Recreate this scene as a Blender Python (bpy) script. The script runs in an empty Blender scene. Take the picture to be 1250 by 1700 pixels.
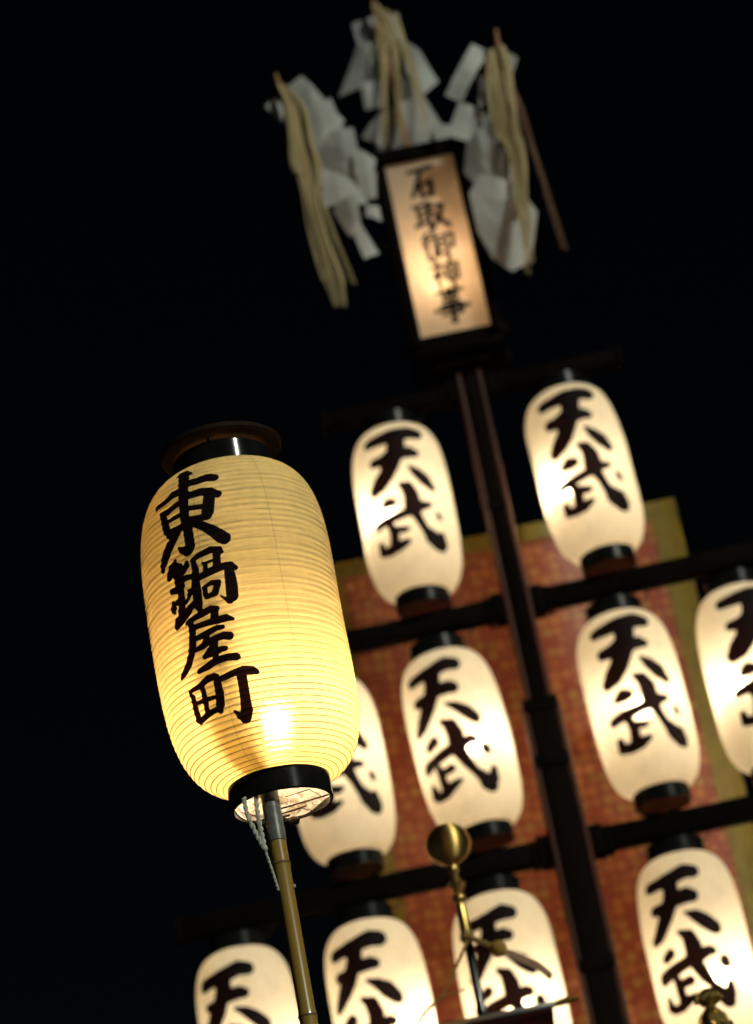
import bpy, bmesh, math, random
import numpy as np
from mathutils import Vector, Matrix
random.seed(7)
R_ = math.radians
scene = bpy.context.scene
col = scene.collection

# ------------------------------------------------------------------ camera
PITCH, ROLL = R_(24.517), R_(11.247)
cam_data = bpy.data.cameras.new('camera')
cam = bpy.data.objects.new('camera', cam_data); col.objects.link(cam)
cam_data.sensor_fit = 'VERTICAL'; cam_data.sensor_height = 36.0
cam_data.lens = 36.0 * 4800 / 1700
cam_data.clip_start = 0.05; cam_data.clip_end = 800
F = Vector((0, math.cos(PITCH), math.sin(PITCH)))
R0 = Vector((1, 0, 0)); U0 = Vector((0, -math.sin(PITCH), math.cos(PITCH)))
CX = R0 * math.cos(ROLL) - U0 * math.sin(ROLL)
CY = R0 * math.sin(ROLL) + U0 * math.cos(ROLL)
cam.matrix_world = Matrix(((CX.x, CY.x, -F.x, 0), (CX.y, CY.y, -F.y, 0), (CX.z, CY.z, -F.z, 1.6), (0, 0, 0, 1)))
cam_data.dof.use_dof = True
cam_data.dof.focus_distance = 5.10
cam_data.dof.aperture_fstop = 3.3
cam_data.dof.aperture_blades = 0
scene.camera = cam

# ------------------------------------------------------------------ night sky and the faint light of the street
world = bpy.data.worlds.new('World'); scene.world = world; world.use_nodes = True
wn = world.node_tree.nodes; wl = world.node_tree.links
SUN_EL, SUN_AZ = R_(27), R_(42)        # high behind the viewer, to the right
sky = wn.new('ShaderNodeTexSky'); sky.sky_type = 'NISHITA'; sky.sun_disc = False
sky.sun_elevation = SUN_EL; sky.sun_rotation = R_(180) - SUN_AZ
wn['Background'].inputs['Strength'].default_value = 0.0004
wl.new(sky.outputs['Color'], wn['Background'].inputs['Color'])
sun_data = bpy.data.lights.new('sun', 'SUN'); sun_data.energy = 1.6; sun_data.angle = R_(0.5)
sun_data.color = (0.95, 1.0, 0.84)
sun = bpy.data.objects.new('sun', sun_data); col.objects.link(sun)
sd = Vector((math.sin(SUN_AZ) * math.cos(SUN_EL), -math.cos(SUN_AZ) * math.cos(SUN_EL), math.sin(SUN_EL)))
sun.rotation_euler = sd.to_track_quat('Z', 'Y').to_euler()
vs = scene.view_settings
vs.view_transform = 'Standard'; vs.look = 'None'; vs.exposure = 0; vs.gamma = 1; vs.use_curve_mapping = False
cy = scene.cycles
cy.use_denoising = True
cy.max_bounces = 14; cy.diffuse_bounces = 8; cy.glossy_bounces = 4; cy.transmission_bounces = 10
cy.caustics_reflective = False; cy.caustics_refractive = False

# ------------------------------------------------------------------ lettering: brush strokes as (across, up, half width) in millimetres
FG=[[(-67.2,624.9,12.6),(-69.6,598.7,11.7),(-71.7,563.2,10.3),(-72.9,520.8,9.8),(-70.0,501.3,9.8),(-69.1,476.9,9.8),(-68.8,457.2,9.9),(-75.9,451.0,10.2),(-88.8,458.0,6.1),(-93.2,464.7,2.5)],
[(-83.1,626.2,3.7),(-71.9,632.8,6.8),(-56.5,622.8,5.8),(-51.4,618.5,2.4)],
[(-63.4,594.2,7.9),(-41.6,590.6,8.2),(-22.5,593.2,9.6),(-8.1,588.4,9.0)],
[(-140.9,571.2,5.8),(-115.7,573.6,7.3),(-95.1,580.5,8.4),(-77.0,579.6,8.2),(-59.4,562.5,8.2),(-36.0,562.5,8.9),(-17.8,557.7,8.8),(-4.2,548.4,7.6)],
[(-19.9,555.0,10.3),(-22.8,534.4,11.6),(-26.7,514.9,11.8),(-30.3,507.8,8.9)],
[(-125.6,549.3,6.8),(-119.7,527.1,9.4),(-116.8,509.1,8.9),(-108.4,497.1,6.4)],
[(-129.5,553.5,3.5),(-109.8,547.9,7.2),(-90.1,553.7,7.6),(-76.7,555.4,6.8)],
[(-109.5,526.4,3.9),(-81.6,528.6,4.7)],
[(-64.0,536.0,5.5),(-35.4,530.0,5.8)],
[(-110.4,500.1,9.6),(-91.6,499.9,8.6),(-80.2,503.3,6.8)],
[(-62.8,510.7,6.6),(-41.6,507.3,7.3),(-26.8,506.8,7.3)],
[(-57.7,502.8,7.2),(-36.5,487.6,8.6),(-19.9,472.9,11.0),(-7.3,458.9,12.8),(-2.5,454.8,12.0)],
[(-94.8,493.2,8.5),(-111.2,478.4,10.7),(-123.4,465.9,11.0),(-135.9,450.0,10.0),(-139.8,438.0,5.8),(-140.5,434.4,2.1)],
[(-106.7,442.5,4.5),(-116.0,431.3,9.7),(-124.1,419.3,8.4),(-126.9,414.7,4.2)],
[(-105.6,434.7,5.5),(-100.3,424.7,10.9),(-104.4,414.7,11.8)],
[(-81.8,429.3,4.8),(-80.7,422.7,5.5),(-92.6,416.7,7.9),(-106.6,415.7,10.4)],
[(-103.5,406.6,10.5),(-104.8,399.4,9.7)],
[(-106.2,398.1,8.4),(-86.4,401.7,6.2),(-77.2,399.2,5.3)],
[(-124.8,388.7,5.5),(-109.7,386.1,7.0),(-99.8,388.7,8.0)],
[(-104.8,399.4,8.4),(-103.4,375.7,8.0),(-104.7,357.1,8.2),(-108.3,339.4,9.3)],
[(-87.5,376.7,2.1),(-81.7,373.0,5.7),(-88.0,362.0,4.5),(-95.8,355.4,3.6)],
[(-125.4,364.9,5.1),(-126.3,354.7,8.0),(-124.8,347.3,3.8)],
[(-115.4,363.5,5.4),(-104.3,358.9,6.5)],
[(-124.4,319.4,7.2),(-118.4,326.4,10.7),(-106.4,331.0,10.4),(-91.4,338.4,7.9),(-79.0,347.1,6.5)],
[(-67.3,429.3,4.8),(-65.4,409.3,7.0),(-68.9,381.7,9.1),(-69.7,358.9,9.7),(-70.0,339.9,8.7),(-69.5,329.2,5.0)],
[(-69.2,430.0,4.6),(-50.6,435.2,6.4),(-31.3,438.9,6.8),(-15.5,434.6,6.6),(-10.4,428.5,3.2)],
[(-20.1,433.8,7.2),(-22.2,415.1,7.2),(-24.1,400.1,8.2)],
[(-49.3,418.3,2.1),(-45.4,412.2,4.3),(-45.8,400.8,5.2)],
[(-45.9,415.3,3.1),(-32.6,416.8,2.5),(-27.1,416.4,2.5)],
[(-61.1,392.4,6.8),(-43.3,395.2,7.1),(-26.1,398.8,7.7),(-11.4,400.3,7.3),(0.9,399.8,6.7),(8.7,392.5,5.1)],
[(-3.3,395.0,7.8),(-2.7,375.6,10.4),(-3.0,356.5,11.1),(-4.5,339.7,10.9),(-10.4,332.5,6.8),(-17.7,337.2,3.6),(-25.4,344.9,1.4)],
[(-53.1,369.5,4.8),(-52.7,355.0,5.0)],
[(-53.9,370.7,3.5),(-39.0,374.7,5.2),(-25.6,372.2,5.6)],
[(-28.0,368.6,6.7),(-33.2,356.7,6.7)],
[(-51.4,350.8,5.0),(-33.4,351.9,5.0)],
[(-101.4,316.4,3.8),(-80.8,320.5,6.1),(-64.1,323.0,7.1),(-48.0,326.3,6.5),(-37.3,323.2,5.9)],
[(-84.3,302.7,5.4),(-64.0,302.1,5.7),(-41.1,301.3,7.1),(-22.9,300.9,7.4),(-11.3,295.7,3.3)],
[(-92.9,313.7,6.4),(-93.0,291.8,7.6),(-97.1,270.6,8.3),(-103.2,256.0,8.2),(-114.7,238.0,7.6),(-130.3,227.6,6.9),(-137.0,223.8,4.1)],
[(-42.3,315.9,7.7),(-44.5,303.3,7.8)],
[(-84.5,280.6,5.1),(-63.8,282.1,6.6),(-43.7,286.9,5.7),(-32.0,285.4,4.1)],
[(-71.2,264.8,7.0),(-50.9,268.4,6.1),(-32.2,269.0,7.0),(-22.9,265.8,8.0)],
[(-65.3,274.1,5.6),(-74.8,262.3,6.9),(-91.2,259.3,4.1)],
[(-51.8,263.9,6.2),(-60.0,251.6,7.1),(-76.1,241.1,4.9)],
[(-76.0,242.0,5.0),(-57.8,243.3,7.2),(-40.4,245.4,5.6),(-34.1,244.5,4.7)],
[(-51.6,260.1,5.9),(-56.7,228.0,5.6)],
[(-93.3,219.4,4.9),(-76.3,221.6,6.6),(-55.4,226.7,7.1),(-32.9,227.3,6.9),(-17.4,223.8,6.9),(-12.3,221.1,2.5)],
[(-125.8,191.9,2.3),(-120.3,177.9,6.0),(-119.6,156.0,6.5),(-118.7,137.9,6.9),(-114.4,130.7,4.2)],
[(-122.4,191.5,3.2),(-101.6,192.6,5.2),(-80.3,199.4,6.9),(-66.0,200.0,6.2),(-60.5,198.2,4.6)],
[(-62.4,189.7,7.1),(-62.5,167.9,8.5),(-65.6,147.4,8.7),(-67.6,135.7,5.0)],
[(-114.8,132.9,5.3),(-96.4,138.5,6.2),(-78.4,141.0,5.3),(-66.7,138.9,4.4)],
[(-113.8,166.3,3.3),(-95.4,165.2,4.7),(-74.7,163.3,3.9)],
[(-94.3,186.2,5.4),(-93.6,167.8,5.5),(-95.1,146.9,5.5)],
[(-58.1,191.9,5.1),(-46.6,192.0,6.2),(-27.5,195.8,6.5),(-9.6,196.9,7.9),(3.7,193.1,8.6),(11.5,188.8,5.4)],
[(-15.7,191.0,9.3),(-16.5,167.5,8.9),(-18.0,144.6,9.3),(-20.0,123.9,11.0),(-24.8,111.1,10.3),(-34.3,117.0,6.1),(-42.2,128.0,2.0)]]
V1=[[(-88.6,510.8,10.1),(-47.4,515.8,12.3),(-0.4,523.6,14.9),(41.9,527.9,15.7),(68.8,522.1,12.8)],
[(4.4,511.0,18.8),(-0.1,473.3,17.3),(-6.9,450.2,18.1),(-23.2,418.1,16.9),(-41.3,387.7,16.4),(-67.2,360.9,17.4),(-88.1,345.2,11.9),(-97.7,343.1,5.1)],
[(-78.0,436.6,8.8),(-49.6,436.3,12.0),(-24.4,446.6,12.9)],
[(8.5,444.8,11.0),(39.2,448.4,10.5),(53.5,443.1,7.6)],
[(33.6,398.8,3.2),(53.6,377.1,11.4),(76.0,352.8,14.5),(96.3,329.8,9.0),(103.6,322.5,3.2)],
[(-71.0,285.9,6.0),(-51.4,292.8,11.6),(-36.3,291.9,8.4)],
[(-101.5,227.5,7.8),(-69.6,232.9,8.6),(-29.4,239.4,8.3),(9.5,249.6,8.9),(42.6,264.3,10.4),(74.9,266.6,5.1)],
[(-2.6,343.9,4.5),(16.4,330.3,12.6),(25.7,305.4,16.0),(25.2,270.3,16.9),(30.1,242.5,10.6),(40.5,214.2,8.6),(51.2,186.4,8.9),(71.6,155.2,17.2),(88.3,136.7,17.5),(97.9,120.7,8.1)],
[(101.4,167.3,5.0),(98.7,140.9,12.0)],
[(102.3,236.4,4.7),(106.2,225.1,6.4)],
[(-52.9,219.5,6.5),(-44.3,189.9,8.7),(-47.2,160.4,9.5),(-49.5,142.4,9.6)],
[(-34.8,198.5,6.2),(-13.9,193.0,6.7),(1.2,195.3,2.6)],
[(-98.5,163.2,6.9),(-97.6,142.2,7.8),(-68.5,137.4,9.6),(-36.3,142.2,9.6),(-12.2,150.9,5.1),(-4.1,154.7,1.8)]]
V2=[[(-125.0,491.7,12.7),(-80.9,496.2,14.0),(-40.5,503.8,15.8),(-2.3,515.0,17.6),(20.2,510.4,16.2)],
[(-54.4,483.8,17.8),(-57.7,450.3,17.4),(-69.1,423.2,17.4),(-86.9,392.6,18.4),(-104.5,368.4,17.5),(-123.6,345.0,16.0),(-141.3,333.2,10.9)],
[(-119.0,419.0,10.4),(-87.4,417.1,12.9)],
[(-44.5,434.1,12.9),(-13.8,438.2,14.3),(0.0,435.1,12.0)],
[(-27.1,386.8,2.9),(0.1,371.5,11.2),(24.9,352.0,16.6),(47.0,331.2,15.7),(54.0,321.5,8.4)],
[(-112.6,275.4,11.7),(-95.1,284.4,14.0)],
[(-137.8,218.6,13.5),(-99.6,229.5,12.6),(-53.5,241.8,12.3),(-15.4,252.6,13.2),(19.0,263.5,10.0),(27.1,260.7,9.2)],
[(-52.3,336.7,5.1),(-29.5,318.5,15.1),(-21.5,289.7,17.6),(-25.2,260.9,15.9),(-19.9,233.0,13.6),(-2.8,193.9,11.4),(11.4,167.8,8.7),(29.4,144.7,11.2),(42.9,125.8,17.3),(49.9,116.6,16.0)],
[(66.4,163.9,6.4),(60.8,135.6,12.4)],
[(59.4,230.3,10.9),(60.6,222.9,11.2)],
[(-92.5,203.6,9.0),(-87.8,170.0,10.1),(-84.1,145.8,11.0)],
[(-80.4,185.2,8.2),(-53.6,190.4,9.5),(-48.2,187.4,7.0)],
[(-135.5,162.2,5.9),(-132.2,140.9,12.5),(-116.5,124.5,8.4),(-88.5,129.9,11.4),(-55.8,143.2,8.7),(-36.2,149.4,3.7)]]
SIGN=[[(-76.9,6512.0,5.5),(-39.3,6514.6,6.6),(-1.7,6519.7,6.6)],
[(-39.3,6512.0,6.6),(-53.4,6469.8,6.6),(-76.9,6418.6,5.5)],
[(-50.5,6460.8,5.5),(-46.8,6409.6,5.5)],
[(-50.5,6457.0,4.9),(-9.2,6466.0,6.0)],
[(-11.1,6463.4,7.1),(-14.8,6412.2,6.6)],
[(-46.8,6414.8,5.5),(-12.9,6417.3,5.5)],
[(-83.9,6379.3,5.2),(-27.9,6386.4,5.7)],
[(-72.7,6379.3,5.2),(-70.4,6308.5,5.7)],
[(-41.3,6384.1,5.7),(-39.1,6281.4,6.3)],
[(-70.4,6358.1,4.0),(-41.3,6360.5,4.0)],
[(-70.4,6336.9,4.0),(-41.3,6339.2,4.0)],
[(-87.2,6306.2,5.7),(-39.1,6318.0,5.2)],
[(-31.2,6367.5,5.2),(9.1,6369.9,6.9),(-2.1,6334.5,6.3),(-33.5,6289.7,5.2)],
[(-26.7,6348.7,4.6),(-5.5,6316.8,6.9),(20.3,6289.7,6.9)],
[(-58.9,6273.2,5.3),(-77.2,6249.2,4.2)],
[(-56.7,6252.4,5.3),(-78.3,6225.3,4.2)],
[(-67.5,6231.6,4.8),(-66.4,6173.3,5.3)],
[(-37.3,6271.1,4.8),(-48.1,6249.2,3.7)],
[(-45.9,6252.4,3.7),(-15.7,6256.5,4.2)],
[(-50.2,6231.6,3.7),(-11.3,6235.7,4.2)],
[(-30.8,6254.4,4.8),(-30.8,6190.0,4.8)],
[(-43.7,6218.0,3.7),(-43.7,6186.8,3.7)],
[(-30.8,6212.8,3.7),(-15.7,6216.0,3.7)],
[(-50.2,6181.6,4.2),(-11.3,6192.0,4.2)],
[(-4.9,6256.5,4.2),(21.1,6260.7,5.3),(17.8,6210.8,5.3),(8.1,6212.8,3.2)],
[(-2.7,6258.6,4.8),(-2.7,6172.3,5.3)],
[(-56.0,6170.1,5.1),(-48.3,6159.3,5.6)],
[(-70.4,6143.1,4.1),(-38.7,6148.5,5.1),(-67.5,6103.1,4.1)],
[(-52.2,6121.5,5.1),(-52.2,6064.2,5.1)],
[(-46.4,6121.5,4.1),(-36.8,6110.7,5.1)],
[(-25.3,6146.3,4.6),(-23.4,6092.3,4.6)],
[(-25.3,6146.3,4.1),(16.0,6150.6,5.6),(13.1,6094.5,5.1)],
[(-24.3,6120.4,3.6),(14.1,6123.6,3.6)],
[(-24.3,6094.5,4.1),(13.1,6096.6,4.1)],
[(-6.1,6170.1,5.1),(-5.1,6062.1,5.6)],
[(-70.7,6048.3,5.2),(14.1,6053.4,5.8)],
[(-51.6,6035.5,4.7),(-49.5,6015.0,4.7)],
[(-51.6,6035.5,4.1),(-5.0,6038.0,4.7),(-7.1,6017.5,4.7)],
[(-49.5,6016.3,4.1),(-7.1,6018.8,4.1)],
[(-60.1,5999.6,4.7),(3.5,6004.7,5.2),(1.4,5968.9,5.2)],
[(-81.3,5984.3,5.8),(24.7,5990.7,7.0)],
[(-62.2,5966.3,4.7),(3.5,5971.5,5.2)],
[(-28.3,6061.1,6.4),(-26.2,5939.5,7.6),(-41.0,5943.3,3.5)]]
GOHEI={
'L':(7.98,[[(-0.014,6.808),(0.037,6.827),(0.148,6.649),(0.102,6.629),(0.036,6.695)],
[(0.030,6.686),(0.117,6.717),(0.139,6.621),(0.106,6.558),(0.038,6.534)],
[(0.088,6.602),(0.169,6.598),(0.170,6.523),(0.130,6.404),(0.031,6.466),(0.034,6.555)],
[(0.032,6.476),(0.135,6.407),(0.169,6.336),(0.027,6.344)],
[(0.154,6.537),(0.221,6.482),(0.204,6.436),(0.145,6.440)],
[(0.146,6.444),(0.212,6.434),(0.197,6.349),(0.146,6.351)],
[(0.076,6.337),(0.135,6.334),(0.130,6.247),(0.090,6.225),(0.051,6.314)],
[(0.097,6.240),(0.126,6.258),(0.169,6.141),(0.119,6.126)],
[(0.158,6.319),(0.198,6.309),(0.198,6.251),(0.151,6.281)],
[(-0.098,6.746),(-0.064,6.769),(-0.036,6.742),(-0.053,6.680)]]),
'C':(8.52,[[(0.250,7.379),(0.417,7.375),(0.416,7.256),(0.337,7.220),(0.259,7.249)],
[(0.252,7.262),(0.316,7.258),(0.305,7.118),(0.154,7.123)],
[(0.408,7.253),(0.463,7.201),(0.505,7.088),(0.442,7.037),(0.401,7.139)],
[(0.235,7.113),(0.307,7.107),(0.298,7.006),(0.234,7.007)],
[(0.373,7.113),(0.432,7.034),(0.481,6.904),(0.445,6.859),(0.359,6.986)],
[(0.274,6.974),(0.389,7.001),(0.469,6.939),(0.479,6.777),(0.225,6.804)],
[(0.201,6.911),(0.283,6.972),(0.269,6.847)],
[(0.455,6.910),(0.545,6.857),(0.529,6.776),(0.457,6.782)]]),
'R':(8.00,[[(0.606,6.845),(0.658,6.812),(0.532,6.640),(0.483,6.679)],
[(0.599,6.723),(0.649,6.732),(0.618,6.622),(0.583,6.595)],
[(0.522,6.637),(0.598,6.607),(0.548,6.483),(0.459,6.539)],
[(0.702,6.781),(0.741,6.753),(0.706,6.695)],
[(0.517,6.475),(0.565,6.504),(0.670,6.368),(0.632,6.285),(0.530,6.323),(0.489,6.397)],
[(0.531,6.333),(0.634,6.294),(0.692,6.198),(0.653,6.090),(0.616,6.036),(0.574,6.019),(0.522,6.072),(0.490,6.166),(0.488,6.284)],
[(0.593,6.558),(0.630,6.509),(0.601,6.406),(0.554,6.447)]]),
}
FIBRE={
'L':(7.96,[([(-0.045,6.792),(-0.040,6.720),(-0.047,6.621),(-0.064,6.486),(-0.037,6.430),(-0.038,6.225),(-0.027,6.069),(-0.002,5.931)],[(-0.026,6.788),(0.032,6.683),(0.031,6.543),(0.040,6.452),(0.009,6.351),(0.019,6.183),(0.043,6.034),(0.036,5.932)]),
([(0.012,6.370),(0.031,6.210),(0.064,6.020)],[(0.026,6.366),(0.050,6.176),(0.079,6.012)])]),
'C':(8.50,[([(0.329,7.396),(0.330,7.285),(0.307,7.105),(0.251,6.785)],[(0.356,7.390),(0.368,7.276),(0.333,7.098),(0.277,6.779)]),
([(0.348,7.370),(0.362,7.245),(0.351,7.083),(0.312,6.771)],[(0.383,7.361),(0.397,7.236),(0.370,7.079),(0.336,6.766)]),
([(0.356,7.368),(0.388,7.238),(0.406,7.136),(0.420,6.767)],[(0.410,7.333),(0.418,7.198),(0.433,7.108),(0.447,6.761)])]),
'R':(7.98,[([(0.649,6.775),(0.630,6.698),(0.611,6.581),(0.604,6.502),(0.638,6.375),(0.628,6.220),(0.617,6.058),(0.602,5.923)],[(0.699,6.784),(0.705,6.710),(0.693,6.582),(0.684,6.474),(0.687,6.364),(0.662,6.212),(0.654,6.079),(0.632,5.926)]),
([(0.688,6.664),(0.697,6.561),(0.707,6.399),(0.732,6.008)],[(0.696,6.642),(0.717,6.536),(0.725,6.384),(0.750,5.994)])]),
}

# ------------------------------------------------------------------ helpers
def link(o, parent=None):
    col.objects.link(o)
    if parent is not None: o.parent = parent
    return o
def tag(o, label=None, cat=None, group=None, kind=None):
    if label: o['label'] = label
    if cat: o['category'] = cat
    if group: o['group'] = group
    if kind: o['kind'] = kind
    return o
def empty(name, loc=(0, 0, 0), rz=0):
    o = bpy.data.objects.new(name, None); o.location = loc; o.rotation_euler = (0, 0, rz)
    o.empty_display_size = .05
    return link(o)
class MB:
    def __init__(s): s.v = []; s.f = []
    def add(s, v, f):
        n = len(s.v); s.v += [tuple(q) for q in v]; s.f += [tuple(i + n for i in q) for q in f]; return s
    def box(s, c, size, bev=0.0, rot=None):
        bm = bmesh.new(); bmesh.ops.create_cube(bm, size=1)
        for v in bm.verts: v.co = Vector((v.co.x * size[0], v.co.y * size[1], v.co.z * size[2]))
        if bev: bmesh.ops.bevel(bm, geom=bm.edges[:], offset=bev, segments=2, profile=.5, affect='EDGES')
        bm.verts.ensure_lookup_table()
        M = rot if rot else Matrix.Identity(3)
        s.add([M @ v.co + Vector(c) for v in bm.verts], [[v.index for v in f.verts] for f in bm.faces]); bm.free(); return s
    def lathe(s, prof, seg=32, c=(0, 0, 0), cap0=False, cap1=False):
        v = []; f = []
        for r, z in prof:
            for k in range(seg):
                a = 2 * math.pi * k / seg; v.append((c[0] + r * math.cos(a), c[1] + r * math.sin(a), c[2] + z))
        m = len(prof)
        for i in range(m - 1):
            for k in range(seg):
                k2 = (k + 1) % seg; f.append((i * seg + k, i * seg + k2, (i + 1) * seg + k2, (i + 1) * seg + k))
        if cap0: f.append(tuple(range(seg))[::-1])
        if cap1: f.append(tuple((m - 1) * seg + k for k in range(seg)))
        return s.add(v, f)
    def tube(s, pts, rad, seg=8, flat=1.0, nrm=None):
        pts = [Vector(p) for p in pts]; n = len(pts)
        rad = rad if isinstance(rad, (list, tuple)) else [rad] * n
        v = []; f = []; ref = Vector(nrm) if nrm else Vector((.3, 1, .2)).normalized()
        for i, p in enumerate(pts):
            t = (pts[min(i + 1, n - 1)] - pts[max(i - 1, 0)]).normalized()
            a = ref.cross(t).normalized(); b = t.cross(a).normalized()
            for k in range(seg):
                an = 2 * math.pi * k / seg
                v.append(p + a * (rad[i] * math.cos(an)) + b * (rad[i] * flat * math.sin(an)))
        for i in range(n - 1):
            for k in range(seg):
                k2 = (k + 1) % seg; f.append((i * seg + k, i * seg + k2, (i + 1) * seg + k2, (i + 1) * seg + k))
        f.append(tuple(range(seg))[::-1]); f.append(tuple((n - 1) * seg + k for k in range(seg)))
        return s.add(v, f)
    def mesh(s, name, mat, smooth=True, auto=40):
        me = bpy.data.meshes.new(name); me.from_pydata(s.v, [], s.f); me.update()
        bm = bmesh.new(); bm.from_mesh(me); bmesh.ops.recalc_face_normals(bm, faces=bm.faces[:])
        if smooth:
            for f in bm.faces: f.smooth = True
            for e in bm.edges:
                if len(e.link_faces) == 2 and e.calc_face_angle(0) > R_(auto): e.smooth = False
        bm.to_mesh(me); bm.free()
        me.materials.append(mat); return me
    def build(s, name, mat, parent=None, smooth=True, auto=40):
        return link(bpy.data.objects.new(name, s.mesh(name, mat, smooth, auto)), parent)
def spline(pts, n=8):
    pts = [Vector(p) for p in pts]; out = []
    for i in range(len(pts) - 1):
        p0 = pts[max(i - 1, 0)]; p1 = pts[i]; p2 = pts[i + 1]; p3 = pts[min(i + 2, len(pts) - 1)]
        for k in range(n):
            t = k / n
            out.append(.5 * ((2 * p1) + (p2 - p0) * t + (2 * p0 - 5 * p1 + 4 * p2 - p3) * t * t + (3 * p1 - p0 - 3 * p2 + p3) * t ** 3))
    out.append(pts[-1]); return out

# ------------------------------------------------------------------ materials
def mat(name):
    m = bpy.data.materials.new(name); m.use_nodes = True
    nt = m.node_tree; nt.nodes.clear()
    out = nt.nodes.new('ShaderNodeOutputMaterial')
    return m, nt, out
def N(nt, t, **kw):
    n = nt.nodes.new(t)
    for k, v in kw.items():
        if k in n.inputs.keys(): n.inputs[k].default_value = v
        else: setattr(n, k, v)
    return n
def simple(name, c1, c2=None, rough=.5, scale=20, metal=0, coat=0, bump=0, stretch=(1, 1, 1), spec=.5):
    m, nt, out = mat(name); L = nt.links.new
    b = N(nt, 'ShaderNodeBsdfPrincipled', Roughness=rough, Metallic=metal)
    b.inputs['Specular IOR Level'].default_value = spec
    b.inputs['Coat Weight'].default_value = coat; b.inputs['Coat Roughness'].default_value = .06
    tc = N(nt, 'ShaderNodeTexCoord'); mp = N(nt, 'ShaderNodeMapping'); mp.inputs['Scale'].default_value = stretch
    L(tc.outputs['Object'], mp.inputs[0])
    ns = N(nt, 'ShaderNodeTexNoise', Scale=scale, Detail=5.0); L(mp.outputs[0], ns.inputs['Vector'])
    rp = N(nt, 'ShaderNodeValToRGB'); c2 = c2 or tuple(x * .7 for x in c1)
    rp.color_ramp.elements[0].position = .35; rp.color_ramp.elements[1].position = .65
    rp.color_ramp.elements[0].color = (*c1, 1); rp.color_ramp.elements[1].color = (*c2, 1)
    L(ns.outputs['Fac'], rp.inputs[0]); L(rp.outputs[0], b.inputs['Base Color'])
    mr = N(nt, 'ShaderNodeMapRange'); mr.inputs[3].default_value = rough * .8; mr.inputs[4].default_value = min(1, rough * 1.25)
    L(ns.outputs['Fac'], mr.inputs[0]); L(mr.outputs[0], b.inputs['Roughness'])
    if bump:
        bp = N(nt, 'ShaderNodeBump', Strength=bump, Distance=.002); L(ns.outputs['Fac'], bp.inputs['Height']); L(bp.outputs[0], b.inputs['Normal'])
    L(b.outputs[0], out.inputs[0]); return m
def emit(name, color, s):
    m, nt, out = mat(name); e = N(nt, 'ShaderNodeEmission', Color=(*color, 1), Strength=s); nt.links.new(e.outputs[0], out.inputs[0]); return m
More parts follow.
